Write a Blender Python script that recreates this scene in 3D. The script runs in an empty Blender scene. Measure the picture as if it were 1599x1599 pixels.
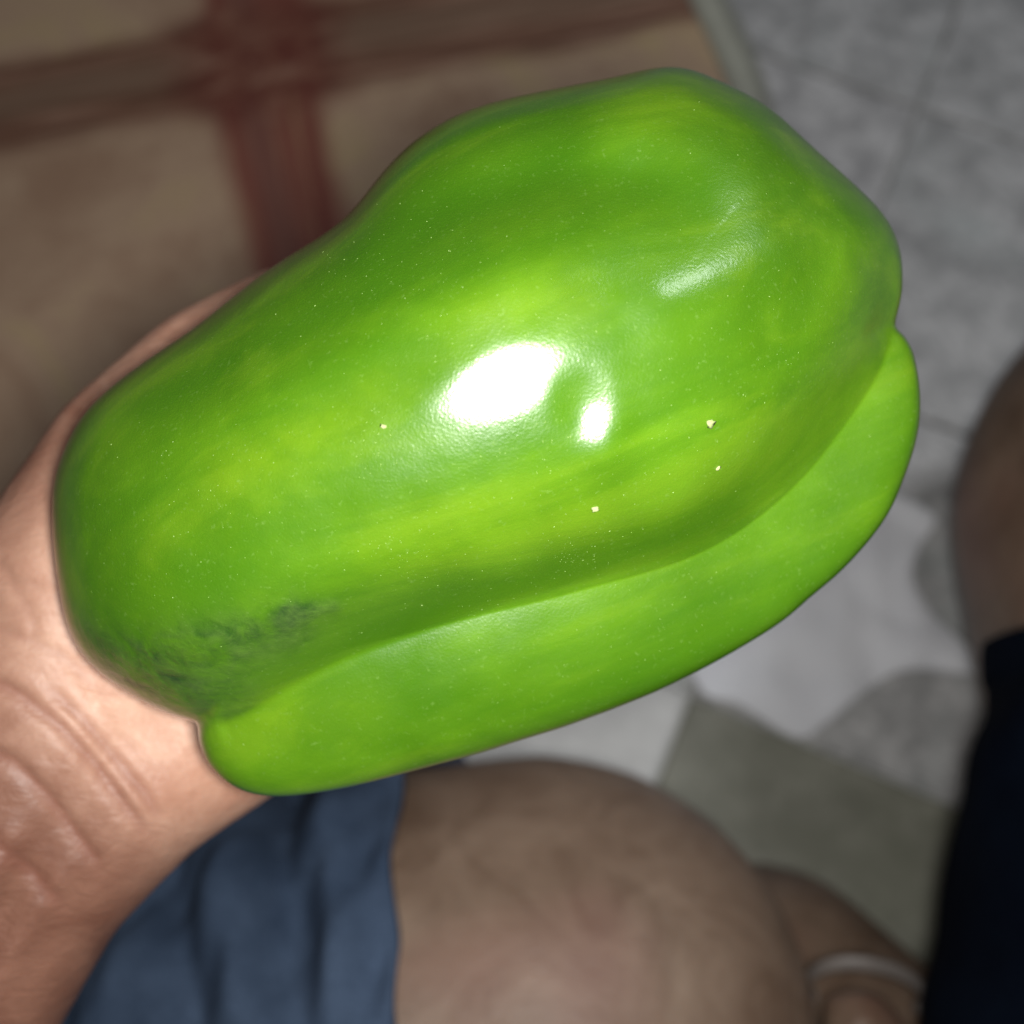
import bpy, bmesh, math, random
import numpy as np
from mathutils import Vector, Matrix, noise as mnoise
R = math.radians
random.seed(7); np.random.seed(7)
SC = bpy.context.scene
COL = SC.collection

# ------------------------------------------------------------ camera
TILT = R(18)
CAM_Z = 0.54
FOVH = R(45)
T = math.tan(FOVH / 2)
cam = bpy.data.cameras.new('camera')
cam.sensor_width = 36; cam.angle = FOVH
cam.clip_start = 0.01; cam.clip_end = 50
cam.dof.use_dof = True
cam.dof.focus_distance = 0.168
cam.dof.aperture_fstop = 12.5
co = bpy.data.objects.new('camera', cam); COL.objects.link(co)
co.location = (0, 0, CAM_Z); co.rotation_euler = (TILT, 0, 0)
SC.camera = co
CM = Matrix.Translation(co.location) @ Matrix.Rotation(TILT, 4, 'X')
CMn = np.array(CM)

# ------------------------------------------------------------ light and exposure
SC.view_settings.view_transform = 'Standard'; SC.view_settings.look = 'None'
SC.view_settings.exposure = 0; SC.view_settings.gamma = 1
W = bpy.data.worlds.new('World'); SC.world = W; W.use_nodes = True
W.node_tree.nodes['Background'].inputs[0].default_value = (0.80, 0.84, 0.92, 1)
W.node_tree.nodes['Background'].inputs[1].default_value = 0.034
def area_lamp(name, loc_cam, target_cam, size, energy, color, spread=180):
    l = bpy.data.lights.new(name, 'AREA'); l.shape = 'DISK'; l.size = size; l.energy = energy
    l.color = color; l.spread = R(spread)
    o = bpy.data.objects.new(name, l); COL.objects.link(o)
    a = CM @ Vector(loc_cam); b = CM @ Vector(target_cam)
    o.location = a; o.rotation_euler = (b - a).to_track_quat('-Z', 'Y').to_euler()
    return o
area_lamp('phone_flash', (0.010, -0.003, 0.002), (0.0, 0.0, -0.3), 0.025, 0.94, (1.0, 0.985, 0.95))
area_lamp('ceiling_lamp', (1.0, 1.15, 0.80), (0.0, 0.0, -0.6), 0.40, 7.0, (0.93, 0.96, 1.0))

# ------------------------------------------------------------ helpers
def P(px, py, d):
    """a place seen at photograph pixel (px, py) and d metres in front of the lens"""
    return CM @ Vector(((px - 799.5) / 799.5 * T * d, -(py - 799.5) / 799.5 * T * d, -d))
def F(px, py, z=0.0):
    """the spot of the floor (height z) seen at that pixel"""
    a = CM.translation; b = P(px, py, 1.0) - a
    t = (z - a.z) / b.z
    return a + b * t
def mesh_obj(name, verts, faces, mat=None, parent=None, smooth=True):
    m = bpy.data.meshes.new(name)
    m.from_pydata([tuple(v) for v in verts], [], [tuple(f) for f in faces])
    m.update()
    if smooth:
        m.polygons.foreach_set('use_smooth', [True] * len(m.polygons))
    if mat: m.materials.append(mat)
    o = bpy.data.objects.new(name, m); COL.objects.link(o)
    if parent: o.parent = parent
    return o
def empty(name, loc, label, cat):
    o = bpy.data.objects.new(name, None); COL.objects.link(o); o.location = loc
    o['label'] = label; o['category'] = cat
    return o
def adopt(o, parent):
    bpy.context.view_layer.update()
    o.parent = parent; o.matrix_parent_inverse = parent.matrix_world.inverted()
def fattr(me, name, vals):
    a = me.attributes.new(name, 'FLOAT', 'POINT'); a.data.foreach_set('value', np.asarray(vals, dtype=np.float32))
def polydist(pts, poly):
    """distance and place along (0..1) of points to a polyline, all in 2D"""
    pts = np.asarray(pts, float); poly = np.asarray(poly, float)
    best = np.full(len(pts), 1e9); tt = np.zeros(len(pts)); side = np.zeros(len(pts))
    seg = np.diff(poly, axis=0); L = np.hypot(seg[:, 0], seg[:, 1]); cum = np.concatenate([[0], np.cumsum(L)])
    for i in range(len(seg)):
        v = pts - poly[i]
        t = np.clip((v @ seg[i]) / (L[i] ** 2), 0, 1)
        d = v - t[:, None] * seg[i]
        dist = np.hypot(d[:, 0], d[:, 1])
        s = np.sign(seg[i][0] * v[:, 1] - seg[i][1] * v[:, 0])
        m = dist < best
        best[m] = dist[m]; tt[m] = (cum[i] + t[m] * L[i]) / cum[-1]; side[m] = s[m]
    return best, tt, side
def smooth01(x, a, b):
    t = np.clip((x - a) / (b - a), 0, 1); return t * t * (3 - 2 * t)

# node helpers
class NT:
    def __init__(s, name):
        s.m = bpy.data.materials.new(name); s.m.use_nodes = True
        s.t = s.m.node_tree; s.b = s.t.nodes['Principled BSDF']; s.n = s.t.nodes; s.l = s.t.links
        s.out = s.n['Material Output']
    def node(s, kind, **kw):
        n = s.n.new(kind)
        for k, v in kw.items():
            if k.startswith('i_'):
                n.inputs[k[2:].replace('_', ' ')].default_value = v
            else: setattr(n, k, v)
        return n
    def link(s, a, b): s.l.new(a, b)
    def coord(s): return s.node('ShaderNodeTexCoord').outputs['Object']
    def noise(s, vec, scale, detail=4, rough=.55, dist=0):
        n = s.node('ShaderNodeTexNoise'); n.inputs['Scale'].default_value = scale
        n.inputs['Detail'].default_value = detail; n.inputs['Roughness'].default_value = rough
        n.inputs['Distortion'].default_value = dist
        s.link(vec, n.inputs['Vector']); return n.outputs['Fac']
    def ramp(s, fac, stops):
        r = s.node('ShaderNodeValToRGB'); cr = r.color_ramp
        while len(cr.elements) < len(stops): cr.elements.new(0.5)
        for e, (p, c) in zip(cr.elements, stops):
            e.position = p; e.color = (c[0], c[1], c[2], 1) if not isinstance(c, (int, float)) else (c, c, c, 1)
        s.link(fac, r.inputs[0]); return r.outputs['Color']
    def mix(s, fac, a, b, mode='MIX'):
        n = s.node('ShaderNodeMix'); n.data_type = 'RGBA'; n.blend_type = mode
        for sock, v in ((n.inputs[0], fac), (n.inputs[6], a), (n.inputs[7], b)):
            if isinstance(v, (int, float)): sock.default_value = v
            elif isinstance(v, tuple): sock.default_value = (v[0], v[1], v[2], 1)
            else: s.link(v, sock)
        return n.outputs[2]
    def math(s, op, a, b=0.0):
        n = s.node('ShaderNodeMath'); n.operation = op
        for sock, v in ((n.inputs[0], a), (n.inputs[1], b)):
            if isinstance(v, (int, float)): sock.default_value = v
            else: s.link(v, sock)
        return n.outputs[0]
    def attr(s, name):
        n = s.node('ShaderNodeAttribute'); n.attribute_name = name; return n.outputs['Fac']
    def bump(s, h, strength, dist, prev=None):
        n = s.node('ShaderNodeBump'); n.inputs['Strength'].default_value = strength
        n.inputs['Distance'].default_value = dist
        s.link(h, n.inputs['Height'])
        if prev: s.link(prev, n.inputs['Normal'])
        return n.outputs['Normal']
    def scaled(s, vec, sc, rot=(0, 0, 0), loc=(0, 0, 0)):
        n = s.node('ShaderNodeMapping'); n.inputs['Scale'].default_value = sc
        n.inputs['Rotation'].default_value = rot; n.inputs['Location'].default_value = loc
        s.link(vec, n.inputs['Vector']); return n.outputs['Vector']

# ------------------------------------------------------------ materials
def tile_material(name, base, dark, mott=22.0, tint=(0.30, 0.34, 0.34), seed=0.0):
    k = NT(name); v = k.coord()
    v = k.scaled(v, (1, 1, 1), (0, 0, 0), (seed, seed * .7, 0))
    a = k.noise(v, mott, 6, .62, .4)
    c = k.ramp(a, [(0.36, dark), (0.60, base)])
    m2 = k.noise(k.scaled(v, (1, 1.6, 1), (0, 0, .5)), mott * 3.4, 4, .6, .5)
    c = k.mix(k.ramp(m2, [(0.40, .5), (0.56, 0.0)]), c, dark)
    b = k.noise(v, 7.0, 3, .5, .3)
    c = k.mix(k.ramp(b, [(0.50, 0.0), (0.64, 0.75)]), c, tint)
    f = k.noise(v, 260, 3, .6)
    c = k.mix(k.ramp(f, [(0.3, 0.35), (0.7, 0.0)]), c, dark)
    k.link(c, k.b.inputs['Base Color'])
    k.b.inputs['Roughness'].default_value = 0.5
    k.link(k.bump(f, .15, .001), k.b.inputs['Normal'])
    return k.m
M_TILES = [tile_material('grey_stone_tile', (0.70, 0.69, 0.69), (0.33, 0.325, 0.33), 42, (0.46, 0.52, 0.50), 0.0),
           tile_material('grey_stone_tile_b', (0.64, 0.635, 0.635), (0.30, 0.30, 0.30), 48, (0.42, 0.48, 0.47), 3.1),
           tile_material('shaded_stone_tile', (0.36, 0.355, 0.30), (0.16, 0.16, 0.125), 30, (0.22, 0.225, 0.17), 5.7),  # darker olive copy: shade on the floor put into the tile colour
           tile_material('lit_stone_tile', (0.76, 0.76, 0.75), (0.58, 0.58, 0.57), 20, (0.62, 0.68, 0.66), 8.3)]  # lighter copy: the lit stretch of floor put into the tile colour
def plain(name, col, rough=0.6, **kw):
    k = NT(name); k.b.inputs['Base Color'].default_value = (*col, 1); k.b.inputs['Roughness'].default_value = rough
    v = k.coord(); f = k.noise(v, 120, 4, .6)
    k.link(k.mix(k.ramp(f, [(0.35, 0.0), (0.7, 0.5)]), col, tuple(x * .72 for x in col)), k.b.inputs['Base Color'])
    k.link(k.bump(f, .2, .0008), k.b.inputs['Normal'])
    return k.m
M_GROUT = plain('joint_mortar', (0.62, 0.62, 0.61), .9)

# ------------------------------------------------------------ floor
floor = mesh_obj('floor', [(-3, -2, -.004), (3, -2, -.004), (3, 4, -.004), (-3, 4, -.004)], [(0, 1, 2, 3)], M_GROUT, smooth=False)
floor['kind'] = 'structure'
o0 = F(1078, 1084); e1 = (F(1240, 1152) - o0).normalized(); e2 = Vector((-e1.y, e1.x, 0))
S = 0.165; G = 0.0014
def slab(w, h, z0, z1, bev):
    v = []; hw, hh = w / 2, h / 2
    for (z, i) in ((z0, 0), (z1 - bev, 0), (z1, bev)):
        v += [(-hw + i, -hh + i, z), (hw - i, -hh + i, z), (hw - i, hh - i, z), (-hw + i, hh - i, z)]
    f = []
    for r in (0, 4):
        for j in range(4): f.append((r + j, r + (j + 1) % 4, r + 4 + (j + 1) % 4, r + 4 + j))
    f.append((8, 9, 10, 11))
    return v, f
tv, tf = slab(S - G, S - G, -.004, 0.0, .0012)
tile_me = []
for m in M_TILES:
    me = bpy.data.meshes.new('tile'); me.from_pydata(tv, [], tf); me.materials.append(m); me.update(); tile_me.append(me)
ang = math.atan2(e1.y, e1.x)
for i in range(-5, 7):
    for j in range(-5, 7):
        c = o0 + e1 * (S * (i + .5)) + e2 * (S * (j + .5))
        if not (-0.55 < c.x < 0.62 and -0.40 < c.y < 0.85): continue
        kind = 3 if (i, j) in ((-1, -1), (-1, 0), (-1, -2), (2, -2), (2, -1), (-2, -1)) else 2 if (i, j) in ((0, -1), (1, -1), (0, -2), (1, -2), (1, -3)) else (1 if random.random() < .45 else 0)  # pale tiles where the floor is lit, olive ones where shade falls
        t = bpy.data.objects.new('tile', tile_me[kind]); COL.objects.link(t)
        t.location = (c.x, c.y, random.uniform(-.0002, .0002)); t.rotation_euler = (random.uniform(-.002, .002), random.uniform(-.002, .002), ang)
        t.parent = floor

# the printed mat: tan fields crossed by brown bands
k = NT('printed_mat'); v = k.coord()
m0 = F(402, 96)
hdir = (F(800, 20) - F(20, 168)).normalized(); hang = math.atan2(hdir.y, hdir.x)
def band_material():
    k = NT('printed_mat'); v = k.coord()
    sep = k.node('ShaderNodeSeparateXYZ'); k.link(v, sep.inputs[0])
    wob = k.noise(v, 9, 3, .5)
    x = k.math('ADD', sep.outputs[0], k.math('MULTIPLY', k.math('SUBTRACT', wob, .5), .02))
    y = k.math('ADD', sep.outputs[1], k.math('MULTIPLY', k.math('SUBTRACT', wob, .5), .02))
    def mask(c, centre, half, soft=.006):
        d = k.math('ABSOLUTE', k.math('SUBTRACT', c, centre))
        return k.ramp(k.math('DIVIDE', d, half * 2), [(max(0, .5 - soft / half / 2), 1.0), (.5 + soft / half / 2, 0.0)])
    tan = k.ramp(k.noise(v, 12, 6, .66, 1.0), [(.35, (.42, .26, .17)), (.52, (.56, .385, .26)), (.70, (.60, .45, .24))])
    tan = k.mix(k.ramp(k.noise(v, 420, 2, .5), [(.35, .25), (.65, 0.0)]), tan, (.24, .16, .11))
    grain = k.noise(k.scaled(v, (4, 70, 1)), 3, 5, .6, .3)
    hb = k.ramp(grain, [(.36, (.13, .056, .034)), (.50, (.23, .115, .072)), (.64, (.36, .21, .145))])
    grv = k.noise(k.scaled(v, (70, 4, 1)), 3, 5, .6, .3)
    vb = k.ramp(grv, [(.36, (.20, .048, .034)), (.55, (.28, .10, .070)), (.70, (.36, .20, .11))])
    hb = k.mix(k.math('MULTIPLY', mask(y, .002, .010, .005), .6), hb, (.25, .165, .11))
    vb = k.mix(k.math('MULTIPLY', mask(x, -.004, .008, .005), .55), vb, (.22, .11, .085))
    col = k.mix(mask(y, 0.0, .028), tan, hb)
    col = k.mix(mask(x, 0.003, .027), col, vb)
    # red crossing with frayed corners
    both = k.math('MULTIPLY', mask(x, 0.0, .042, .012), mask(y, 0.0, .032, .012))
    col = k.mix(k.math('MULTIPLY', both, .85), col, k.ramp(k.noise(k.scaled(v, (1, 2.2, 1)), 30, 6, .65, .8), [(.38, (.13, .024, .018)), (.52, (.22, .085, .055)), (.66, (.36, .20, .14))]))
    k.link(col, k.b.inputs['Base Color'])
    k.b.inputs['Roughness'].default_value = 0.5
    k.link(k.bump(k.noise(v, 300, 3, .6), .12, .0008), k.b.inputs['Normal'])
    return k.m
def ribbon(name, pts, z0, z1, mat, loc, rot, parent=None):
    """a thin slab with the given outline (world xy), with a rounded upper edge"""
    Mi = (Matrix.Translation(loc) @ Matrix.Rotation(rot, 4, 'Z')).inverted()
    n = len(pts); cx = sum(p[0] for p in pts) / n; cy = sum(p[1] for p in pts) / n
    vv = []; ff = []
    for (z, ins) in ((z0, 0), (z1 - .0006, 0), (z1, .0010)):
        for i, p in enumerate(pts):
            a = Vector((pts[i - 1][0], pts[i - 1][1])); b = Vector((pts[(i + 1) % n][0], pts[(i + 1) % n][1])); t = (b - a).normalized()
            q = Vector((p[0] - t.y * ins, p[1] + t.x * ins, z)); vv.append(Mi @ q)
    for r in (0, 1):
        for i in range(n): ff.append((r * n + i, r * n + (i + 1) % n, (r + 1) * n + (i + 1) % n, (r + 1) * n + i))
    ff.append(tuple(range(2 * n, 3 * n)))
    o = mesh_obj(name, vv, ff, mat, parent, smooth=False)
    if not parent: o.location = loc; o.rotation_euler = (0, 0, rot)
    return o
edge_px = [(1010, -260), (1045, -80), (1075, 0), (1108, 70), (1135, 140), (1150, 215), (1145, 330), (1100, 480), (1000, 640), (800, 820), (560, 1000), (200, 1250)]
# smooth the edge
ep = [F(*p, .0016) for p in edge_px]
pts = []
for i in range(len(ep) - 1):
    p0 = ep[max(i - 1, 0)]; p1 = ep[i]; p2 = ep[i + 1]; p3 = ep[min(i + 2, len(ep) - 1)]
    for s in range(6):
        t = s / 6
        pts.append(0.5 * ((2 * p1) + (p2 - p0) * t + (2 * p0 - 5 * p1 + 4 * p2 - p3) * t * t + (3 * p1 - p0 - 3 * p2 + p3) * t ** 3))
edge_line = [(p.x, p.y) for p in pts]
outline = edge_line[::-1] + [(edge_line[0][0] - .02, .78), (-0.62, .78), (-0.62, edge_line[-1][1] - .02)]
mat_o = ribbon('floor_mat', outline, .0006, .0026, band_material(), (m0.x, m0.y, 0), hang)
mat_o['label'] = 'tan floor mat printed with brown and dark red crossing bands'; mat_o['category'] = 'mat'
# pale olive edging strip along the mat
def offset_line(line, d):
    out = []
    for i, p in enumerate(line):
        a = Vector(line[max(i - 1, 0)]); b = Vector(line[min(i + 1, len(line) - 1)]); t = (b - a).normalized()
        out.append((p[0] - t.y * d, p[1] + t.x * d))
    return out
M_EDGE = plain('pale_edging', (.48, .48, .40), .55)
M_EDGE2 = plain('grey_piping', (.32, .32, .28), .6)
l0 = offset_line(edge_line, .0008); l1 = offset_line(edge_line, .016); l2 = offset_line(edge_line, .021)
Mi = (Matrix.Translation((m0.x, m0.y, 0)) @ Matrix.Rotation(hang, 4, 'Z')).inverted()
def strip(name, a, b, h0, h1, mat, parent):
    n = len(a); V = []; Fc = []
    for i in range(n):
        A = Vector((a[i][0], a[i][1])); B = Vector((b[i][0], b[i][1]))
        for u, z in ((0, .0004), (0, h0), (.3, h1), (.7, h1), (1, h0), (1, .0004)):
            q = A.lerp(B, u); V.append(Mi @ Vector((q.x, q.y, z)))
    for i in range(n - 1):
        for j in range(5): Fc.append((i * 6 + j, i * 6 + j + 1, (i + 1) * 6 + j + 1, (i + 1) * 6 + j))
    return mesh_obj(name, V, Fc, mat, parent)
strip('edging', l0, l1, .0022, .0034, M_EDGE, mat_o)
strip('piping', l1, l2, .0016, .0024, M_EDGE2, mat_o)

# white cloth lying on the floor, lower edge cut along the edge of the shade
def cloth_sheet():
    k = NT('white_cloth'); v = k.coord(); f = k.noise(v, 30, 4, .6)
    k.link(k.ramp(f, [(.3, (.84, .85, .90)), (.7, (.90, .91, .95))]), k.b.inputs['Base Color'])
    k.b.inputs['Roughness'].default_value = .8
    k.link(k.bump(k.noise(v, 900, 2, .5), .3, .0004), k.b.inputs['Normal'])
    pl = [(1092, 1078), (1150, 1100), (1242, 1152), (1290, 1130), (1345, 1085), (1395, 1052), (1450, 1046), (1505, 1052), (1545, 1048),
          (1500, 1000), (1450, 950), (1425, 900), (1440, 850), (1455, 800), (1330, 760), (1150, 800), (1050, 950)]
    c = [F(*p, .004) for p in pl]
    n = len(c); ctr = sum(c, Vector()) / n
    V = []; Fc = []; rings = 26; sub = 8; N = n * sub
    rim = []
    for i in range(n):
        p0, p1, p2, p3 = c[i - 1], c[i], c[(i + 1) % n], c[(i + 2) % n]
        for s in range(sub):
            t = s / sub
            rim.append(0.5 * ((2 * p1) + (p2 - p0) * t + (2 * p0 - 5 * p1 + 4 * p2 - p3) * t * t + (3 * p1 - p0 - 3 * p2 + p3) * t ** 3))
    for layer in (0, 1):
        for r in range(1, rings + 1):
            for i in range(N):
                q = ctr.lerp(rim[i], r / rings)
                h = .007 * abs(mnoise.noise(Vector((q.x * 20, q.y * 20, 3)))) + .004 * mnoise.noise(Vector((q.x * 60, q.y * 40, 1))) + .006
                h = max(h, .0035) * (1 - .35 * (r / rings) ** 6)
                V.append((q.x, q.y, h if layer == 0 else h - .0012))
    L = rings * N
    for layer in (0, 1):
        b = layer * L; cidx = 2 * L + layer
        for r in range(rings - 1):
            for i in range(N):
                q = (b + r * N + i, b + r * N + (i + 1) % N, b + (r + 1) * N + (i + 1) % N, b + (r + 1) * N + i)
                Fc.append(q[::-1] if layer == 0 else q)
        for i in range(N):
            t3 = (b + i, b + (i + 1) % N, cidx); Fc.append(t3 if layer == 0 else t3[::-1])
    for i in range(N):
        a = (rings - 1) * N + i; b2 = (rings - 1) * N + (i + 1) % N
        Fc.append((a, b2, L + b2, L + a)[::-1])
    V.append((ctr.x, ctr.y, .008)); V.append((ctr.x, ctr.y, .0068))
    o = mesh_obj('white_cloth', V, Fc, k.m)
    o['label'] = 'white cloth lying on the grey tiles beyond the lower right of the pepper'; o['category'] = 'cloth'
cloth_sheet()

# ------------------------------------------------------------ the bell pepper
OUT = [(81,800),(82,750),(100,700),(125,650),(165,610),(225,565),(300,515),(350,475),(400,435),(450,400),(500,370),(540,340),(570,305),
       (600,265),(645,220),(700,185),(750,165),(800,152),(900,132),(965,120),(1015,106),(1055,102),(1085,108),(1120,125),(1175,150),
       (1215,177),(1250,212),(1300,257),(1350,302),(1385,337),(1404,375),(1411,415),(1410,450),(1403,485),(1395,512),(1410,520),
       (1425,545),(1434,580),(1438,630),(1437,660),(1427,705),(1410,750),(1393,795),(1365,835),(1330,875),(1300,905),(1260,935),
       (1240,957),(1200,985),(1150,1015),(1100,1043),(1025,1080),(950,1110),(875,1137),(815,1155),(750,1176),(650,1202),(550,1228),
       (475,1241),(425,1245),(385,1240),(350,1222),(325,1195),(311,1160),(308,1140),(312,1128),(280,1120),(240,1105),(190,1075),(140,1040),
       (110,995),(97,950),(89,900),(83,850)]
CREASE = [(215,1195),(265,1163),(312,1138),(358,1118),(400,1098),(440,1068),(490,1035),(560,1008),(640,989),(700,973),(780,953),(860,935),(930,915),
          (1000,897),(1060,878),(1110,856),(1160,826),(1210,788),(1260,740),(1300,690),(1340,635),(1368,590),(1386,548),(1400,508),(1425,440)]
def refine(pl, n=6):
    pl = [np.array(p, float) for p in pl]; out = []
    for i in range(len(pl) - 1):
        p0 = pl[max(i - 1, 0)]; p1 = pl[i]; p2 = pl[i + 1]; p3 = pl[min(i + 2, len(pl) - 1)]
        for s in range(n):
            t = s / n
            out.append(0.5 * ((2 * p1) + (p2 - p0) * t + (2 * p0 - 5 * p1 + 4 * p2 - p3) * t * t + (3 * p1 - p0 - 3 * p2 + p3) * t ** 3))
    out.append(pl[-1]); a = np.array(out)
    for _ in range(12): a[1:-1] = .25 * a[:-2] + .5 * a[1:-1] + .25 * a[2:]
    return a
CREASE = refine(CREASE)
D0 = 0.190
ZS = 2 * T * D0 / 1599
MPP = 2 * T * D0 / 1599          # metres per photograph pixel at the rim
CX, CY = 760.0, 690.0
NTH = 900
def star_radius(out, n):
    o = np.array(out, float) - (CX, CY); o2 = np.roll(o, -1, 0)
    r = np.zeros(n)
    for k in range(n):
        a = 2 * math.pi * k / n; d = np.array((math.cos(a), math.sin(a)))
        e = o2 - o
        den = d[0] * e[:, 1] - d[1] * e[:, 0]
        den = np.where(abs(den) < 1e-9, 1e-9, den)
        t = (o[:, 0] * e[:, 1] - o[:, 1] * e[:, 0]) / den
        s = (o[:, 0] * d[1] - o[:, 1] * d[0]) / den
        ok = (s >= 0) & (s <= 1) & (t > 0)
        r[k] = t[ok].max()
    return r
RAD = star_radius(OUT, NTH)
def circ_smooth(r, sig):
    n = len(r); w = int(sig * 3) + 1; x = np.arange(-w, w + 1); g = np.exp(-x * x / (2 * sig * sig)); g /= g.sum()
    return np.convolve(np.concatenate([r[-w:], r, r[:w]]), g, 'valid')
RADs = circ_smooth(RAD, 5.0); RADf = circ_smooth(RAD, 1.6)
th = 2 * math.pi * np.arange(NTH) / NTH
notch = np.zeros(NTH)
for (nx, ny) in ((1397, 512), (312, 1130)):
    a = math.atan2(ny - CY, nx - CX); dd = np.abs((th - a + math.pi) % (2 * math.pi) - math.pi)
    notch = np.maximum(notch, 1 - smooth01(dd, .05, .12))
RAD = RADs * (1 - notch) + RADf * notch
# membrane over the outline (Poisson inflation, softly pinned along the furrows)
H = 5.0
gx = np.arange(20, 1500, H); gy = np.arange(50, 1300, H)
XX, YY = np.meshgrid(gx, gy)
TH = (np.arctan2(YY - CY, XX - CX) / (2 * math.pi) * NTH) % NTH
Ri = np.interp(TH.ravel(), np.arange(NTH + 1), np.concatenate([RAD, RAD[:1]])).reshape(XX.shape)
inside = np.hypot(XX - CX, YY - CY) < Ri
pp = np.stack([XX.ravel(), YY.ravel()], 1)
dc, tc, sc_ = polydist(pp, CREASE)
dc = dc.reshape(XX.shape); tc = tc.reshape(XX.shape); sdc = (dc.ravel() * sc_).reshape(XX.shape)   # >0 below the furrow (towards the lower lobe)
TOPV = [(560, 330), (700, 300), (840, 275), (960, 275), (1040, 300), (1120, 330)]
dt, tt_, _ = polydist(pp, TOPV); dt = dt.reshape(XX.shape)
kap = 0.35e-4 * np.exp(-(dt / 45.0) ** 2)
def inflate(dom, load, iters):
    w = np.where(dom, 40000.0, 0.0)
    ii, jj = np.indices(w.shape); red = ((ii + jj) % 2 == 0)
    den = 4 + kap * H * H
    for it in range(iters):
        om = 1.6 if it < 20 else 1.968
        for par in (red & dom, ~red & dom):
            nb = np.zeros_like(w)
            nb[1:-1, 1:-1] = w[:-2, 1:-1] + w[2:, 1:-1] + w[1:-1, :-2] + w[1:-1, 2:]
            new = (nb + load * H * H) / den
            w = np.where(par, w + om * (new - w), w)
    w[~dom] = 0
    for _ in range(4):
        b = w.copy(); b[1:-1, 1:-1] = (w[1:-1, 1:-1] * 4 + w[:-2, 1:-1] + w[2:, 1:-1] + w[1:-1, :-2] + w[1:-1, 2:]) / 8; w = b
    return np.maximum(w, 0)
# the big lobe tucks under the furrow; the lower lobe starts beneath it
reach = 20 + 26 * np.exp(-((tc - .22) / .16) ** 2) - 4 * smooth01(tc, .6, .9)
wM = inflate(inside & (sdc < reach), 2.15, 620)
wL = inflate(inside & (sdc > -320), 0.80, 500)
zM = np.sqrt(wM); zL = np.sqrt(wL); KS = 5.0
mx = np.maximum(zM, zL)
w = (mx + KS * np.log(np.exp((zM - mx) / KS) + np.exp((zL - mx) / KS)) - KS * np.log(2.0) * np.exp(-mx / 25)) ** 2 * (mx > 0)
w[~inside] = 0
def samp(A, x, y):
    fx = np.clip((x - gx[0]) / H, 1, len(gx) - 3); fy = np.clip((y - gy[0]) / H, 1, len(gy) - 3)
    ix = fx.astype(int); iy = fy.astype(int); u = fx - ix; v = fy - iy
    def cr(t): return (-.5*t+t*t-.5*t**3, 1-2.5*t*t+1.5*t**3, .5*t+2*t*t-1.5*t**3, -.5*t*t+.5*t**3)
    cu, cv = cr(u), cr(v); r = 0
    for a in range(4):
        for b in range(4): r = r + cv[a] * cu[b] * A[iy + a - 1, ix + b - 1]
    return r
NR = 300; RC = 0.95
phi = np.linspace(0, math.pi / 2, NR)[1:]
RHO = np.sin(phi)
px = CX + RHO[:, None] * RAD[None] * np.cos(th)[None]
py = CY + RHO[:, None] * RAD[None] * np.sin(th)[None]
wv = samp(w, px.ravel(), py.ravel()).reshape(px.shape)
wc = samp(w, CX + RC * RAD * np.cos(th), CY + RC * RAD * np.sin(th))
wc = circ_smooth(np.maximum(wc, 60), 5)
blend = smooth01(RHO, RC - .04, RC)[:, None]
wrim = wc[None] * ((1 - RHO ** 2) / (1 - RC ** 2))[:, None]
wv = np.maximum(wv * (1 - blend) + wrim * blend, 0)
wcen = samp(w, np.array([CX]), np.array([CY]))
def detail(x, y, z):
    """lumps and furrows of the skin, in pixels of height"""
    pts = np.stack([x, y], 1)
    d, t, s = polydist(pts, CREASE); sd = d * s
    h = np.zeros(len(x))
    wid = 100 + 25 * smooth01(t, .55, .85) + 60 * np.exp(-((t - .22) / .14) ** 2)
    h -= (35 + 38 * smooth01(t, .45, .8)) * (np.clip(1 + sd / wid, 0, 1) ** 1.85) * smooth01(t, 0, .06) * (1 - .1 * smooth01(sd, 0, 150))
    # broad dip above the start of the furrow
    h -= 12 * np.exp(-(((x - 500) * .94 + (y - 1000) * -.34) / 190.0) ** 2 - (((x - 500) * .34 + (y - 1000) * .94) / 42.0) ** 2) * (1 - smooth01(sd, -20, 40))
    def ridge(poly, a, wd):
        dd, t2, _ = polydist(pts, poly)
        return a * np.exp(-(dd / wd) ** 2) * smooth01(t2, -.01, .25) * (1 - smooth01(t2, .75, 1.01))
    h += ridge([(380, 1170), (500, 1135), (680, 1090), (860, 1040), (1040, 985), (1200, 900), (1320, 790), (1400, 650), (1415, 580)], 2, 60)
    h += ridge([(860, 190), (960, 180), (1060, 175), (1120, 205), (1200, 260), (1260, 320)], 14, 95)
    h -= ridge([(560, 400), (700, 330), (860, 275), (1000, 275), (1120, 320)], 20, 60)
    h += ridge([(160, 720), (380, 640), (600, 520), (800, 430), (1000, 370)], 5, 45)
    h -= ridge([(200, 640), (380, 540), (560, 440), (720, 370)], 6, 50)
    h += 24 * np.exp(-((x - 670) / 320) ** 2 - ((y - 430) / 190) ** 2)
    h += ridge([(960, 500), (1080, 450), (1180, 390), (1260, 320)], 8, 62)
    h -= ridge([(1150, 540), (1260, 500), (1340, 420)], 5, 60)
    h -= ridge([(250, 870), (420, 850), (600, 800)], 4, 60)
    return h
GLINT_FACETS = [(768, 593, .92, -.39, 112, 45, .74), (928, 660, .30, .95, 68, 46, .87)]
FR = {}
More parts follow.
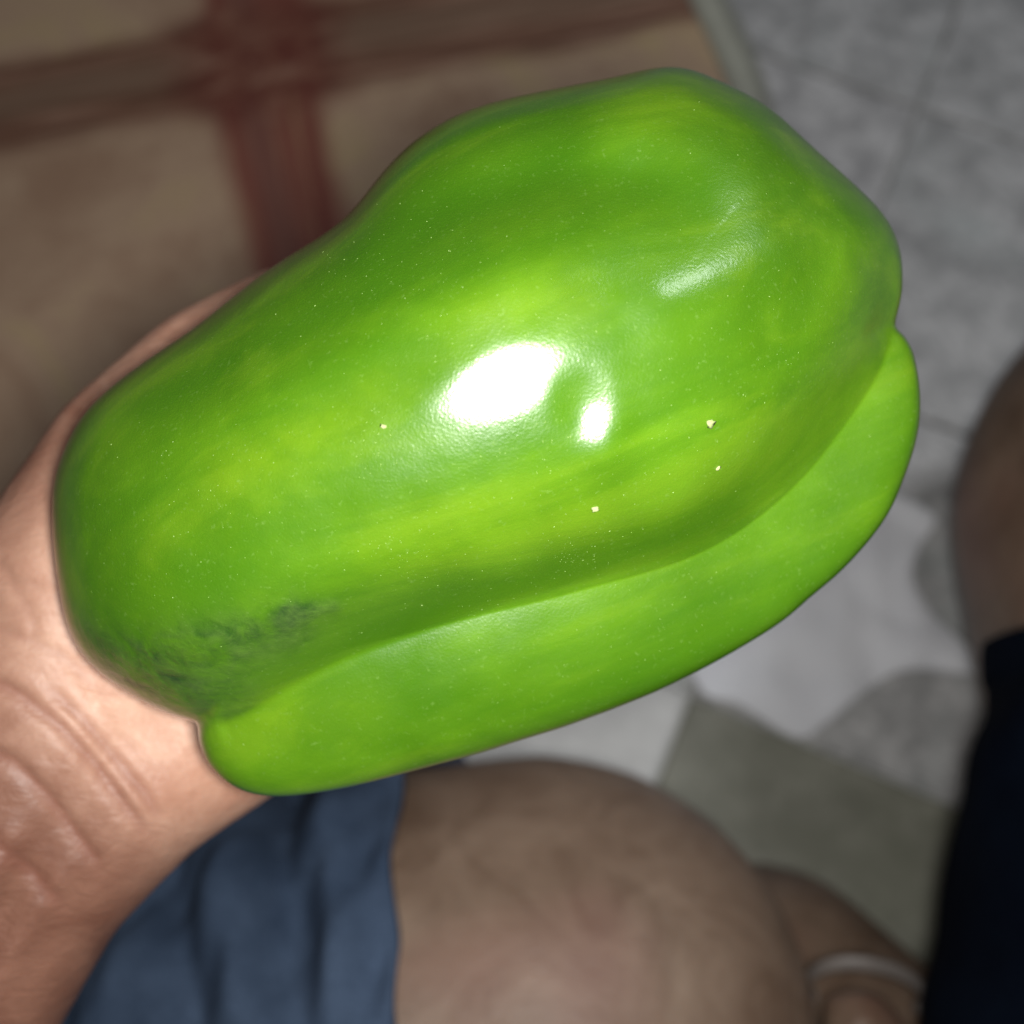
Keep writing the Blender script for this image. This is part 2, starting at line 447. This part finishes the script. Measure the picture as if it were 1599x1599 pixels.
def full_z(x, y, w_):
    z = np.sqrt(np.maximum(w_, 0))
    fade = smooth01(z, 0, 140)
    z = z + detail(x, y, z) * fade
    # two facets on the big lobe, shaped to face the flash and glint
    u_ = (x - 799.5) / 799.5 * T; v_ = -(y - 799.5) / 799.5 * T
    m = np.array((0.005, -0.0015, 0.001))
    for (cx_, cy_, dx_, dy_, a_, b_, beta) in GLINT_FACETS:
        p_ = (x - cx_) * dx_ + (y - cy_) * dy_; q_ = -(x - cx_) * dy_ + (y - cy_) * dx_
        wgt = np.exp(-((p_ / a_) ** 2 + (q_ / b_) ** 2) ** 1.35)
        D = D0 - z * ZS
        dist = np.sqrt((D * u_ - m[0]) ** 2 + (D * v_ - m[1]) ** 2 + (-D - m[2]) ** 2)
        if len(x) > 10: FR[(cx_, cy_)] = (dist * wgt).sum() / wgt.sum()
        r0 = FR[(cx_, cy_)]
        A_ = u_ ** 2 + v_ ** 2 + 1; B_ = -2 * (u_ * m[0] + v_ * m[1] - m[2]); C_ = (m ** 2).sum() - r0 ** 2
        Ds = (-B_ + np.sqrt(B_ ** 2 - 4 * A_ * C_)) / (2 * A_)
        z = z + wgt * beta * ((D0 - Ds) / ZS - z)
    return z
zf = full_z(px.ravel(), py.ravel(), wv.ravel()).reshape(px.shape)
zc = full_z(np.array([CX]), np.array([CY]), wcen)[0]
zf = np.maximum(zf, 0); zf[-1] = 0
verts = [P(CX, CY, D0 - zc * ZS)]
dep = D0 - zf * ZS
camx = (px - 799.5) / 799.5 * T * dep; camy = -(py - 799.5) / 799.5 * T * dep
pc = np.stack([camx.ravel(), camy.ravel(), -dep.ravel(), np.ones(dep.size)], 1) @ CMn.T
# the far half: same rim, fuller and plainer
NB = 60
phb = np.linspace(math.pi / 2, 0, NB)[1:-1]
rb = np.sin(phb)
lob = 1 + .05 * np.cos(3 * th + .6)
bx = CX + rb[:, None] * RAD[None] * np.cos(th)[None]; by = CY + rb[:, None] * RAD[None] * np.sin(th)[None]
depb = D0 + np.cos(phb)[:, None] * 400 * ZS * lob[None] * np.ones_like(bx) - 40 * ZS * np.exp(-(rb[:, None] / .25) ** 2)
bxx = (bx - 799.5) / 799.5 * T * D0; byy = -(by - 799.5) / 799.5 * T * D0
# lean the back inwards so the rim stays the outline
pb = np.stack([bxx.ravel(), byy.ravel(), -depb.ravel(), np.ones(depb.size)], 1) @ CMn.T
apex = CM @ Vector(((CX - 799.5) / 799.5 * T * D0, -(CY - 799.5) / 799.5 * T * D0, -(D0 + 350 * ZS)))
V = np.concatenate([np.array([verts[0]]), pc[:, :3], pb[:, :3], np.array([apex])])
nf = len(phi); faces = []
idx = lambda r, i: 1 + r * NTH + i
A = np.arange(NTH); B = (A + 1) % NTH
tot = nf + len(phb)
for r in range(tot - 1):
    faces.append(np.stack([idx(r, A), idx(r + 1, A), idx(r + 1, B), idx(r, B)], 1))
faces = np.concatenate(faces).tolist()
faces += [(0, 1 + i, 1 + (i + 1) % NTH) for i in range(NTH)]
la = len(V) - 1
faces += [(la, idx(tot - 1, (i + 1) % NTH), idx(tot - 1, i)) for i in range(NTH)]
faces = [tuple(f)[::-1] for f in faces]

def pepper_material():
    k = NT('green_pepper_skin'); v = k.coord()
    tone = k.attr('tone'); br = k.attr('bruise')
    n1 = k.noise(v, 34, 4, .55, .5)
    base = k.mix(k.ramp(n1, [(.32, 0.0), (.70, 1.0)]), (.052, .142, .003), (.100, .232, .007))
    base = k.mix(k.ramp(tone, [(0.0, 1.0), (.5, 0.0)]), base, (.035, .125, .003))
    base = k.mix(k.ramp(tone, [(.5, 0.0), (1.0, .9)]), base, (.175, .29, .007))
    st = k.noise(k.scaled(k.scaled(v, (1, 1, 1), (0, 0, -.42)), (14, 75, 75)), 1.0, 5, .6, .5)
    base = k.mix(k.ramp(st, [(.38, .55), (.56, 0.0)]), base, (.038, .128, .003))
    base = k.mix(k.ramp(st, [(.54, 0.0), (.72, .45)]), base, (.150, .270, .010))
    # fine pale flecks just under the skin
    fl = k.noise(v, 1500, 2, .5)
    base = k.mix(k.ramp(fl, [(.62, 0.0), (.80, .28)]), base, (.20, .33, .08))
    # bruised patch with small wrinkles
    wr = k.noise(v, 330, 5, .6, .3)
    wr2 = k.noise(v, 130, 4, .6, .8)
    bm = k.math('MULTIPLY', br, k.ramp(wr2, [(.34, 0.25), (.62, 1.0)]))
    base = k.mix(bm, base, k.ramp(wr, [(.35, (.018, .052, .012)), (.68, (.075, .145, .025))]))
    k.link(base, k.b.inputs['Base Color'])
    ro = k.ramp(k.noise(v, 240, 4, .6), [(.3, .28), (.75, .38)])
    k.link(ro, k.b.inputs['Roughness'])
    k.b.inputs['Specular IOR Level'].default_value = .5
    k.b.inputs['Coat Weight'].default_value = .45
    k.link(k.ramp(k.noise(v, 500, 3, .6), [(.35, .13), (.8, .22)]), k.b.inputs['Coat Roughness'])
    k.b.inputs['Subsurface Weight'].default_value = .05
    k.b.inputs['Subsurface Radius'].default_value = (.004, .009, .002)
    k.b.inputs['Subsurface Scale'].default_value = .4
    nrm = k.bump(k.noise(v, 260, 3, .5), .10, .0006)
    nrm = k.bump(k.noise(v, 2600, 2, .5), .30, .00012, nrm)
    h = k.math('MULTIPLY', k.math('MULTIPLY', wr, br), 1.0)
    nrm = k.bump(h, .35, .0010, nrm)
    k.link(nrm, k.b.inputs['Normal']); k.link(nrm, k.b.inputs['Coat Normal'])
    return k.m
pepper_origin = P(CX, CY, D0)
pep = mesh_obj('bell_pepper', [Vector(x) - pepper_origin for x in V], faces, pepper_material())
pep.location = pepper_origin
pep['label'] = 'large glossy green bell pepper lying in the open hand'; pep['category'] = 'bell pepper'
xx = np.concatenate([[CX], px.ravel(), bx.ravel(), [CX]]); yy = np.concatenate([[CY], py.ravel(), by.ravel(), [CY]])
front = np.concatenate([np.ones(1 + px.size), np.zeros(bx.size + 1)])
q = np.stack([xx, yy], 1)
def near(poly, wd):
    d, _, _ = polydist(q, poly); return np.exp(-(d / wd) ** 2)
br = near([(190, 1035), (290, 1010), (370, 1000), (450, 975)], 44) * .85 + near([(260, 1075), (350, 1085), (385, 1110)], 44) * .75 + .35 * near([(130, 1000), (220, 1070)], 45)
br += .8 * near([(440, 960), (520, 950)], 14)
dcr, tcr, scr = polydist(q, CREASE)
br *= np.where(scr * dcr > 0, np.exp(-(dcr / 6) ** 2), 1)
tone = .5 - .28 * near([(570, 400), (700, 330), (860, 270), (1000, 275), (1090, 300)], 42) - .30 * near([(620, 250), (690, 210), (780, 180), (880, 190)], 75)  # shade of the top valley and the flank facing away, painted into the tone
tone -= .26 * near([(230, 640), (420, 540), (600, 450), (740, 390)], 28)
tone -= .20 * near([(560, 990), (760, 930), (960, 880), (1150, 800)], 30) * (scr < 0)  # shade painted into the skin along the upper side of the furrow
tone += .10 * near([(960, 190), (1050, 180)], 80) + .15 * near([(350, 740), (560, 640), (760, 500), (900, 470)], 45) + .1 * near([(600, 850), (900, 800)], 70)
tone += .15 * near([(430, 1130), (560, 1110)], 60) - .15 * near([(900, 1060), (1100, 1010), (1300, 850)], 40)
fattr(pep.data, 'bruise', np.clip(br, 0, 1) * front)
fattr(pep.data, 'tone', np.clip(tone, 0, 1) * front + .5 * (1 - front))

# where the skin lies, for crumbs and dust
Pn = np.array(V[1:1 + px.size]).reshape(px.shape + (3,))
PX, PY = px, py
def skin_at(x, y):
    a = math.atan2(y - CY, x - CX); i = int(round(a / (2 * math.pi) * NTH)) % NTH
    r = math.hypot(x - CX, y - CY) / RAD[i]; j = int(np.searchsorted(RHO, min(r, .999)))
    j = min(max(j, 1), len(RHO) - 2)
    p = Vector(Pn[j, i]); a_ = Vector(Pn[j + 1, i]) - p; b_ = Vector(Pn[j, (i + 2) % NTH]) - p
    n = a_.cross(b_).normalized()
    if n.dot(CM.translation - p) < 0: n.negate()
    return p, n
M_CRUMB = plain('pale_crumb', (.40, .47, .18), .7)
def crumb(x, y, r, label):
    p, n = skin_at(x, y)
    bm = bmesh.new(); bmesh.ops.create_icosphere(bm, subdivisions=2, radius=r)
    for v_ in bm.verts:
        s_ = 1 + 1.1 * mnoise.noise(v_.co * (1.3 / r) + Vector((x, y, 0))); v_.co *= max(.3, s_); v_.co.x *= 1.25; v_.co.z *= .55
    me = bpy.data.meshes.new('crumb'); bm.to_mesh(me); bm.free(); me.materials.append(M_CRUMB)
    me.polygons.foreach_set('use_smooth', [True] * len(me.polygons))
    o = bpy.data.objects.new('crumb', me); COL.objects.link(o)
    o.location = p + n * r * .35; o.rotation_euler = n.to_track_quat('Z', 'Y').to_euler()
    o['label'] = label; o['category'] = 'crumb'; o['group'] = 'crumbs stuck to the pepper'
crumb(1107, 660, .00055, 'largest pale crumb on the pepper, right of the bright glints')
crumb(928, 794, .00038, 'pale crumb on the pepper below the smaller bright glint')
crumb(600, 666, .0003, 'pale crumb on the pepper left of the large bright glint')
crumb(1119, 729, .0003, 'tiny pale crumb on the pepper below the largest crumb')
# dust, plus flecks added round the highlight as painted glitter; too small to count
def dust():
    Vd = []; Fd = []
    rnd = random.Random(3)
    cl = [(780, 600, 170), (820, 520, 90), (740, 560, 150), (600, 680, 60), (850, 690, 110), (880, 540, 40), (640, 860, 60), (760, 960, 90), (1050, 700, 160), (1000, 950, 140), (350, 780, 140), (620, 400, 110), (1150, 400, 150), (900, 870, 40)]
    for _ in range(1500):
        if rnd.random() < .78:
            c = rnd.choice(cl); x = rnd.gauss(c[0], c[2] * .6); y = rnd.gauss(c[1], c[2] * .5)
        else: x = rnd.uniform(120, 1380); y = rnd.uniform(140, 1200)
        a = math.atan2(y - CY, x - CX); i = int(round(a / (2 * math.pi) * NTH)) % NTH
        if math.hypot(x - CX, y - CY) > RAD[i] * .96: continue
        p, n = skin_at(x, y)
        t = n.orthogonal().normalized(); t.rotate(Matrix.Rotation(rnd.uniform(0, 6.28), 3, n)); b = n.cross(t)
        r = 10 ** rnd.uniform(-4.85, -4.12); l = r * rnd.uniform(1, 2.4)
        k0 = len(Vd)
        Vd += [p + t * l, p + b * r, p - t * l, p - b * r, p + n * r * .9]
        Fd += [(k0, k0 + 1, k0 + 4), (k0 + 1, k0 + 2, k0 + 4), (k0 + 2, k0 + 3, k0 + 4), (k0 + 3, k0, k0 + 4)]
    o = mesh_obj('dust', Vd, Fd, plain('dust_glint_fleck', (.32, .46, .14), .5), smooth=False); o['kind'] = 'stuff'
    o['label'] = 'fine pale dust and highlight glitter flecks on the green skin'; o['category'] = 'dust'
dust()

# ------------------------------------------------------------ the person holding it
person = empty('person', P(-200, 2000, .45), 'seated person in blue shorts holding out the pepper on an open palm', 'person')
def capsule_mesh(segs, rings=10, nseg=20):
    Vv = []; Ff = []
    for (a, ra, b, rb_) in segs:
        a = Vector(a); b = Vector(b); ax = (b - a); L = ax.length
        z = ax.normalized() if L > 1e-6 else Vector((0, 0, 1)); x = z.orthogonal().normalized(); y = z.cross(x)
        prof = []
        for i in range(rings + 1):
            t = -math.pi / 2 + math.pi / 2 * i / rings; prof.append((a + z * ra * math.sin(t), ra * math.cos(t)))
        for i in range(rings + 1):
            t = math.pi / 2 * i / rings; prof.append((b + z * rb_ * math.sin(t), rb_ * math.cos(t)))
        k0 = len(Vv)
        for c, r in prof[1:-1]:
            for s in range(nseg):
                u = 2 * math.pi * s / nseg; Vv.append(c + x * r * math.cos(u) + y * r * math.sin(u))
        n = len(prof) - 2
        for i in range(n - 1):
            for s in range(nseg):
                Ff.append((k0 + i * nseg + s, k0 + i * nseg + (s + 1) % nseg, k0 + (i + 1) * nseg + (s + 1) % nseg, k0 + (i + 1) * nseg + s))
        Vv += [prof[0][0], prof[-1][0]]; p0 = len(Vv) - 2
        for s in range(nseg):
            Ff.append((p0, k0 + (s + 1) % nseg, k0 + s)); Ff.append((p0 + 1, k0 + (n - 1) * nseg + s, k0 + (n - 1) * nseg + (s + 1) % nseg))
    return Vv, Ff
def fuse(segs, voxel, smooth_it, sub):
    Vv, Ff = capsule_mesh(segs)
    o = mesh_obj('fuse', Vv, Ff)
    m = o.modifiers.new('r', 'REMESH'); m.mode = 'VOXEL'; m.voxel_size = voxel
    m = o.modifiers.new('s', 'SMOOTH'); m.factor = .5; m.iterations = smooth_it
    m = o.modifiers.new('u', 'SUBSURF'); m.levels = sub; m.render_levels = sub
    dg = bpy.context.evaluated_depsgraph_get(); ev = o.evaluated_get(dg)
    me = bpy.data.meshes.new_from_object(ev)
    bpy.data.objects.remove(o)
    n = len(me.vertices); c = np.zeros(n * 3); me.vertices.foreach_get('co', c); c = c.reshape(-1, 3)
    ls = np.zeros(len(me.polygons), int); me.polygons.foreach_get('loop_total', ls)
    lv = np.zeros(len(me.loops), int); me.loops.foreach_get('vertex_index', lv)
    nn = np.zeros(n * 3); me.vertices.foreach_get('normal', nn); nn = nn.reshape(-1, 3)
    fs = np.split(lv, np.cumsum(ls)[:-1])
    bpy.data.meshes.remove(me)
    return c, nn, [f.tolist() for f in fs]
CMi = np.array(CM.inverted())
def to_px(c):
    h = np.concatenate([c, np.ones((len(c), 1))], 1) @ CMi.T
    d = -h[:, 2]; return 799.5 + h[:, 0] / (T * d) * 799.5, 799.5 - h[:, 1] / (T * d) * 799.5, d

def hand_segments():
    s = []
    wr = P(10, 1225, .216); 
    el = P(-560, 2090, .235)
    el2 = P(-700, 2240, .235)
    s.append((P(-60, 1300, .222), .0205, el, .029)); s.append((P(60, 1370, .222), .0170, P(-360, 1990, .232), .025))
    s.append((P(20, 1240, .220), .0205, P(110, 1120, .221), .0215))
    s.append((P(60, 1370, .222), .0170, P(205, 1200, .222), .0185))
    # heel of the hand: little-finger side and thumb side
    s.append((P(205, 1200, .222), .0185, P(345, 1110, .232), .0190))
    s.append((P(110, 1120, .221), .0215, P(280, 1020, .232), .020))
    s.append((P(75, 1090, .219), .0195, P(125, 900, .220), .0185))    # thumb mount
    # palm under the pepper: four metacarpals
    k = [(P(660, 560, .262), .0125), (P(740, 660, .263), .0125), (P(800, 770, .263), .0122), (P(830, 880, .262), .0115)]
    st = [P(190, 960, .236), P(230, 1010, .240), P(280, 1070, .242), P(330, 1120, .240)]
    for (q_, r_), a in zip(k, st): s.append((a, .0165, q_, r_))
    s.append((P(190, 960, .236), .0165, P(560, 620, .259), .0125))
    # fingers: curl up behind the far side of the pepper
    tips = [[(850, 420, .266, .0092), (960, 330, .258, .0082), (1010, 290, .243, .0072)],
            [(960, 520, .268, .0095), (1090, 430, .262, .0085), (1160, 390, .246, .0074)],
            [(1010, 640, .268, .0092), (1140, 570, .262, .0082), (1220, 540, .247, .0072)],
            [(1000, 780, .266, .0082), (1100, 740, .261, .0072), (1170, 720, .249, .0064)]]
    for (q_, r_), f in zip(k, tips):
        a, ra = q_, r_ * .86
        for (x, y, d, r) in f:
            b = P(x, y, d); s.append((a, ra, b, r)); a, ra = b, r
    # thumb: lies along the far left flank of the pepper
    th_ = [(120, 895, .220, .0190), (188, 718, .221, .0138), (318, 578, .223, .0116), (440, 488, .226, .0090)]
    for i in range(3):
        a = th_[i]; b = th_[i + 1]; s.append((P(*a[:3]), a[3], P(*b[:3]), b[3]))
    return s
hc, hn, hf = fuse(hand_segments(), .0024, 9, 2)
# creases of the wrist and the heel of the hand
hx, hy, hd = to_px(hc)
facing = ((np.array(CM.translation) - hc) * hn).sum(1) > 0
hq = np.stack([hx, hy], 1)
CR = [([(-60, 1040), (30, 1085), (90, 1130), (150, 1195), (200, 1265), (250, 1325)], 12, .0011),
      ([(60, 1060), (130, 1125), (180, 1185), (225, 1240), (260, 1300)], 11, .0009),
      ([(-60, 1150), (20, 1190), (80, 1250), (130, 1320), (170, 1370)], 12, .0009),
      ([(-80, 1280), (0, 1320), (60, 1370), (110, 1430)], 14, .0007),
      ([(-40, 975), (20, 990), (90, 1020), (150, 1075)], 10, .0004),
      ([(-30, 905), (30, 905), (80, 925)], 8, .00035),
      ([(-40, 860), (0, 880), (50, 960), (60, 1020)], 10, .0003)]
disp = np.zeros(len(hc))
for poly, wd, a in CR:
    d, t, s_ = polydist(hq, poly)
    disp -= .78 * a * np.exp(-(d / wd) ** 2) * smooth01(t, -.01, .2) * (1 - smooth01(t, .8, 1.01))
    disp += .12 * a * np.exp(-((d - wd * 2.2) / (wd * 1.3)) ** 2) * smooth01(t, -.01, .2) * (1 - smooth01(t, .8, 1.01))
# tendons of the inner wrist
for poly, wd, a in [([(60, 1230), (-60, 1450), (-200, 1650)], 30, .0016), ([(140, 1290), (20, 1480), (-60, 1620)], 26, .0010)]:
    d, t, s_ = polydist(hq, poly); disp += a * np.exp(-(d / wd) ** 2) * smooth01(t, 0, .3)
hc = hc + hn * (disp * facing)[:, None]

# legs
def leg_segments():
    s = [(P(-500, 1830, .435), .075, P(560, 1635, .387), .084), (P(560, 1635, .387), .084, P(840, 1615, .385), .086),
         (P(840, 1615, .385), .086, P(860, 1660, .40), .083)]
    return s
lc, ln, lf = fuse(leg_segments(), .007, 6, 2)
# folded calf, ankle and foot of the near leg
cc, cn, cf = fuse([(P(1010, 1640, .43), .050, P(1190, 1575, .455), .052), (P(1190, 1575, .455), .052, P(1400, 1720, .455), .046),
                   (P(1400, 1720, .455), .046, P(1500, 1900, .42), .05), (P(1010, 1640, .43), .050, P(900, 1760, .44), .06),
                   (P(1400, 1760, .39), .022, P(1350, 1625, .382), .0150), (P(1350, 1625, .382), .0150, P(1338, 1600, .378), .0130)], .006, 5, 2)
# other knee at the right
rc, rn, rf = fuse([(P(2120, 1400, .37), .094, P(1968, 830, .448), .107), (P(1968, 830, .448), .100, P(2150, 780, .50), .062)], .008, 6, 2)
parts = [(hc, hf), (lc, lf), (cc, cf), (rc, rf)]
BV = np.concatenate([p[0] for p in parts]); BF = []; off = 0
for c, f in parts:
    BF += [[i + off for i in ff] for ff in f]; off += len(c)
def skin_material():
    k = NT('skin'); v = k.coord()
    palm = k.attr('palm'); dark = k.attr('tan')
    n1 = k.noise(v, 70, 6, .7, .6)
    arm = k.mix(k.ramp(n1, [(.35, 0.0), (.68, 1.0)]), (.165, .070, .045), (.25, .120, .080))
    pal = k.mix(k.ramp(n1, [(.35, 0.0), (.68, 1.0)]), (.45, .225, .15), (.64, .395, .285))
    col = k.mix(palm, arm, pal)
    col0 = col = k.mix(k.math('MULTIPLY', k.attr('crease'), .55), k.mix(palm, arm, pal), (.22, .085, .06))
    leg = k.mix(k.ramp(k.noise(v, 30, 6, .7, .8), [(.36, 0.0), (.66, 1.0)]), (.16, .100, .066), (.28, .195, .140))
    leg = k.mix(k.ramp(k.noise(k.scaled(v, (1, 1, 1), (0, 0, 0), (2, 5, 1)), 13, 2, .5), [(.55, 0.0), (.75, .35)]), leg, (.34, .15, .12))
    col = k.mix(dark, col, leg)
    k.link(col, k.b.inputs['Base Color'])
    k.b.inputs['Roughness'].default_value = .52
    k.b.inputs['Subsurface Weight'].default_value = .12
    k.b.inputs['Subsurface Radius'].default_value = (.006, .0025, .0012)
    k.b.inputs['Subsurface Scale'].default_value = .5
    n = k.bump(k.noise(v, 900, 3, .6), .22, .0003)
    vo = k.node('ShaderNodeTexVoronoi'); vo.inputs['Scale'].default_value = 900; k.link(v, vo.inputs['Vector'])
    n = k.bump(vo.outputs['Distance'], .2, .0002, n)
    n = k.bump(k.noise(k.scaled(v, (1, 2.4, 1), (0, 0, .8)), 190, 4, .65, .6), .4, .0009, n)
    k.link(n, k.b.inputs['Normal'])
    return k.m
body = mesh_obj('body', BV, BF, skin_material())
pal = np.zeros(len(BV)); tanv = np.ones(len(BV)); nh = len(hc); tanv[:nh] = 0
dd, t1, s1 = polydist(hq, [(-120, 1210), (20, 1270), (130, 1330), (260, 1420)])
pal[:nh] = smooth01(-dd * s1, -40, 240)
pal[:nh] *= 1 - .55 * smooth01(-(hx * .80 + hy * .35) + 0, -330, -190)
pal[:nh] *= np.where(facing, 1, .2) * (1 - .6 * smooth01(-hy, -900, -700)) * (1 - .55 * smooth01(-hx, -160, 0))  # light falling off towards thumb and left edge, painted into the palm tone
lines = np.zeros(len(BV))
for poly, wd, a in CR:
    d, t, s_ = polydist(hq, poly); lines[:nh] = np.maximum(lines[:nh], (a / .0011) * np.exp(-(d / (wd * .8)) ** 2) * smooth01(t, 0, .2) * (1 - smooth01(t, .8, 1)) * facing)
fattr(body.data, 'crease', lines)
fattr(body.data, 'palm', pal); fattr(body.data, 'tan', tanv)
adopt(body, person)

# clothing: tubes of cloth over the thighs, with folds and a turned hem
def cloth_material(name, a, b, rough=.85, spec=.3):
    k = NT(name); v = k.coord()
    f = k.noise(v, 1100, 2, .6); g = k.noise(v, 28, 4, .6)
    c = k.mix(k.ramp(g, [(.35, 0.0), (.68, 1.0)]), a, b)
    c = k.mix(k.ramp(f, [(.35, .35), (.65, 0.0)]), c, tuple(x * .55 for x in a))
    k.link(c, k.b.inputs['Base Color']); k.b.inputs['Roughness'].default_value = rough
    k.b.inputs['Specular IOR Level'].default_value = spec
    k.link(k.bump(f, .5, .0005), k.b.inputs['Normal'])
    return k.m
def cloth_tube(name, a, b, r0, r1, mat, fold, thick=.0025, hem=.012, lean=0.0, nl=150, na=240):
    a = Vector(a); b = Vector(b); ax = (b - a); L = ax.length; z = ax.normalized()
    toward = (CM.translation - b); x = (toward - z * toward.dot(z)).normalized(); y = z.cross(x)
    V = []; Fc = []
    for lay in (0, 1):
        for i in range(nl + 1):
            t = i / nl
            for j in range(na):
                u = 2 * math.pi * j / na
                tt = t + lean * math.sin(u) * t
                r = r0 + (r1 - r0) * t
                r += 1.35 * fold(t, u)
                if L * (1 - t) < hem and lay == 0: r += .0012 * min(1, (hem - L * (1 - t)) / .0015)
                if lay: r -= thick
                V.append(a + z * (L * tt) + x * r * math.cos(u) + y * r * math.sin(u))
    n1 = (nl + 1) * na
    for lay in (0, 1):
        for i in range(nl):
            for j in range(na):
                q_ = (lay * n1 + i * na + j, lay * n1 + i * na + (j + 1) % na, lay * n1 + (i + 1) * na + (j + 1) % na, lay * n1 + (i + 1) * na + j)
                Fc.append(q_ if lay == 0 else q_[::-1])
    for j in range(na):
        p_ = nl * na + j; q_ = nl * na + (j + 1) % na
        Fc.append((p_, q_, n1 + q_, n1 + p_))
    o = mesh_obj(name, V, Fc, mat); adopt(o, person); return o
def fold_left(t, u):
    uu = (u + math.pi) % (2 * math.pi) - math.pi
    g = .0035 * math.exp(-((t - .965 - .035 * uu) / .018) ** 2) - .005 * math.exp(-((t - .925 - .05 * uu) / .020) ** 2)
    g += .004 * math.exp(-((t - .885 - .07 * uu) / .022) ** 2) - .004 * math.exp(-((t - .845 - .09 * uu) / .022) ** 2) * math.exp(-(uu / 1.2) ** 2)
    g += .006 * mnoise.noise(Vector((t * 12 + uu * 1.5, math.cos(u) * 2.5, math.sin(u) * 2.5))) + .003 * mnoise.noise(Vector((t * 26 + uu * 5, uu * 2, 4))) + .0015 * mnoise.noise(Vector((t * 40, math.cos(u) * 5, math.sin(u) * 5)))
    return g
sh = cloth_tube('shorts', P(-560, 1830, .425), P(760, 1612, .385), .116, .0965, cloth_material('blue_cloth', (.032, .054, .098), (.074, .112, .185)), fold_left)
sh['label'] = 'slate blue shorts leg with diagonal folds'
def fold_right(t, u):
    return .004 * mnoise.noise(Vector((t * 9, math.cos(u) * 2, math.sin(u) * 2)))
s2 = cloth_tube('shorts', P(1890, 2500, .31), P(2140, 1085, .355), .094, .100, cloth_material('shaded_cloth', (.002, .004, .010), (.004, .008, .018), 1.0, .05), fold_right, lean=.06)  # same shorts; the near-black colour stands for shade on this leg
s2['label'] = 'other leg of the blue shorts, its shade put into a near-black colour'

# pale band round the foot at the lower right
def band(path_px, w, mat):
    c = P(1352, 1600, .380)
    V = []; Fc = []; N = 40
    vw = (CM.translation - c).normalized()
    up = (P(1352, 1500, .380) - c).normalized(); rt = (P(1452, 1600, .380) - c).normalized()
    for i in range(N + 1):
        u = math.pi * (-.15 + 1.3 * i / N)
        ctr = c + rt * (.0175 * math.cos(u)) + vw * (.0150 * math.sin(u)) + up * (.0105 + .0075 * math.sin(u) - .002 * math.cos(u))
        nrm = (rt * math.cos(u) + vw * math.sin(u)).normalized()
        for (s_, h) in ((-1, 0), (-.85, .0010), (0, .0014), (.85, .0010), (1, 0), (0, -.0006)):
            V.append(ctr + up * (s_ * w) + nrm * h)
    for i in range(N):
        for j in range(6): Fc.append((i * 6 + j, i * 6 + (j + 1) % 6, (i + 1) * 6 + (j + 1) % 6, (i + 1) * 6 + j))
    Fc += [tuple(range(6)), tuple(N * 6 + j for j in range(6))[::-1]]
    o = mesh_obj('foot_band', V, Fc, mat); adopt(o, person); o['label'] = 'pale band across the foot'
band(None, .0024, plain('pale_band', (.20, .175, .16), .5))
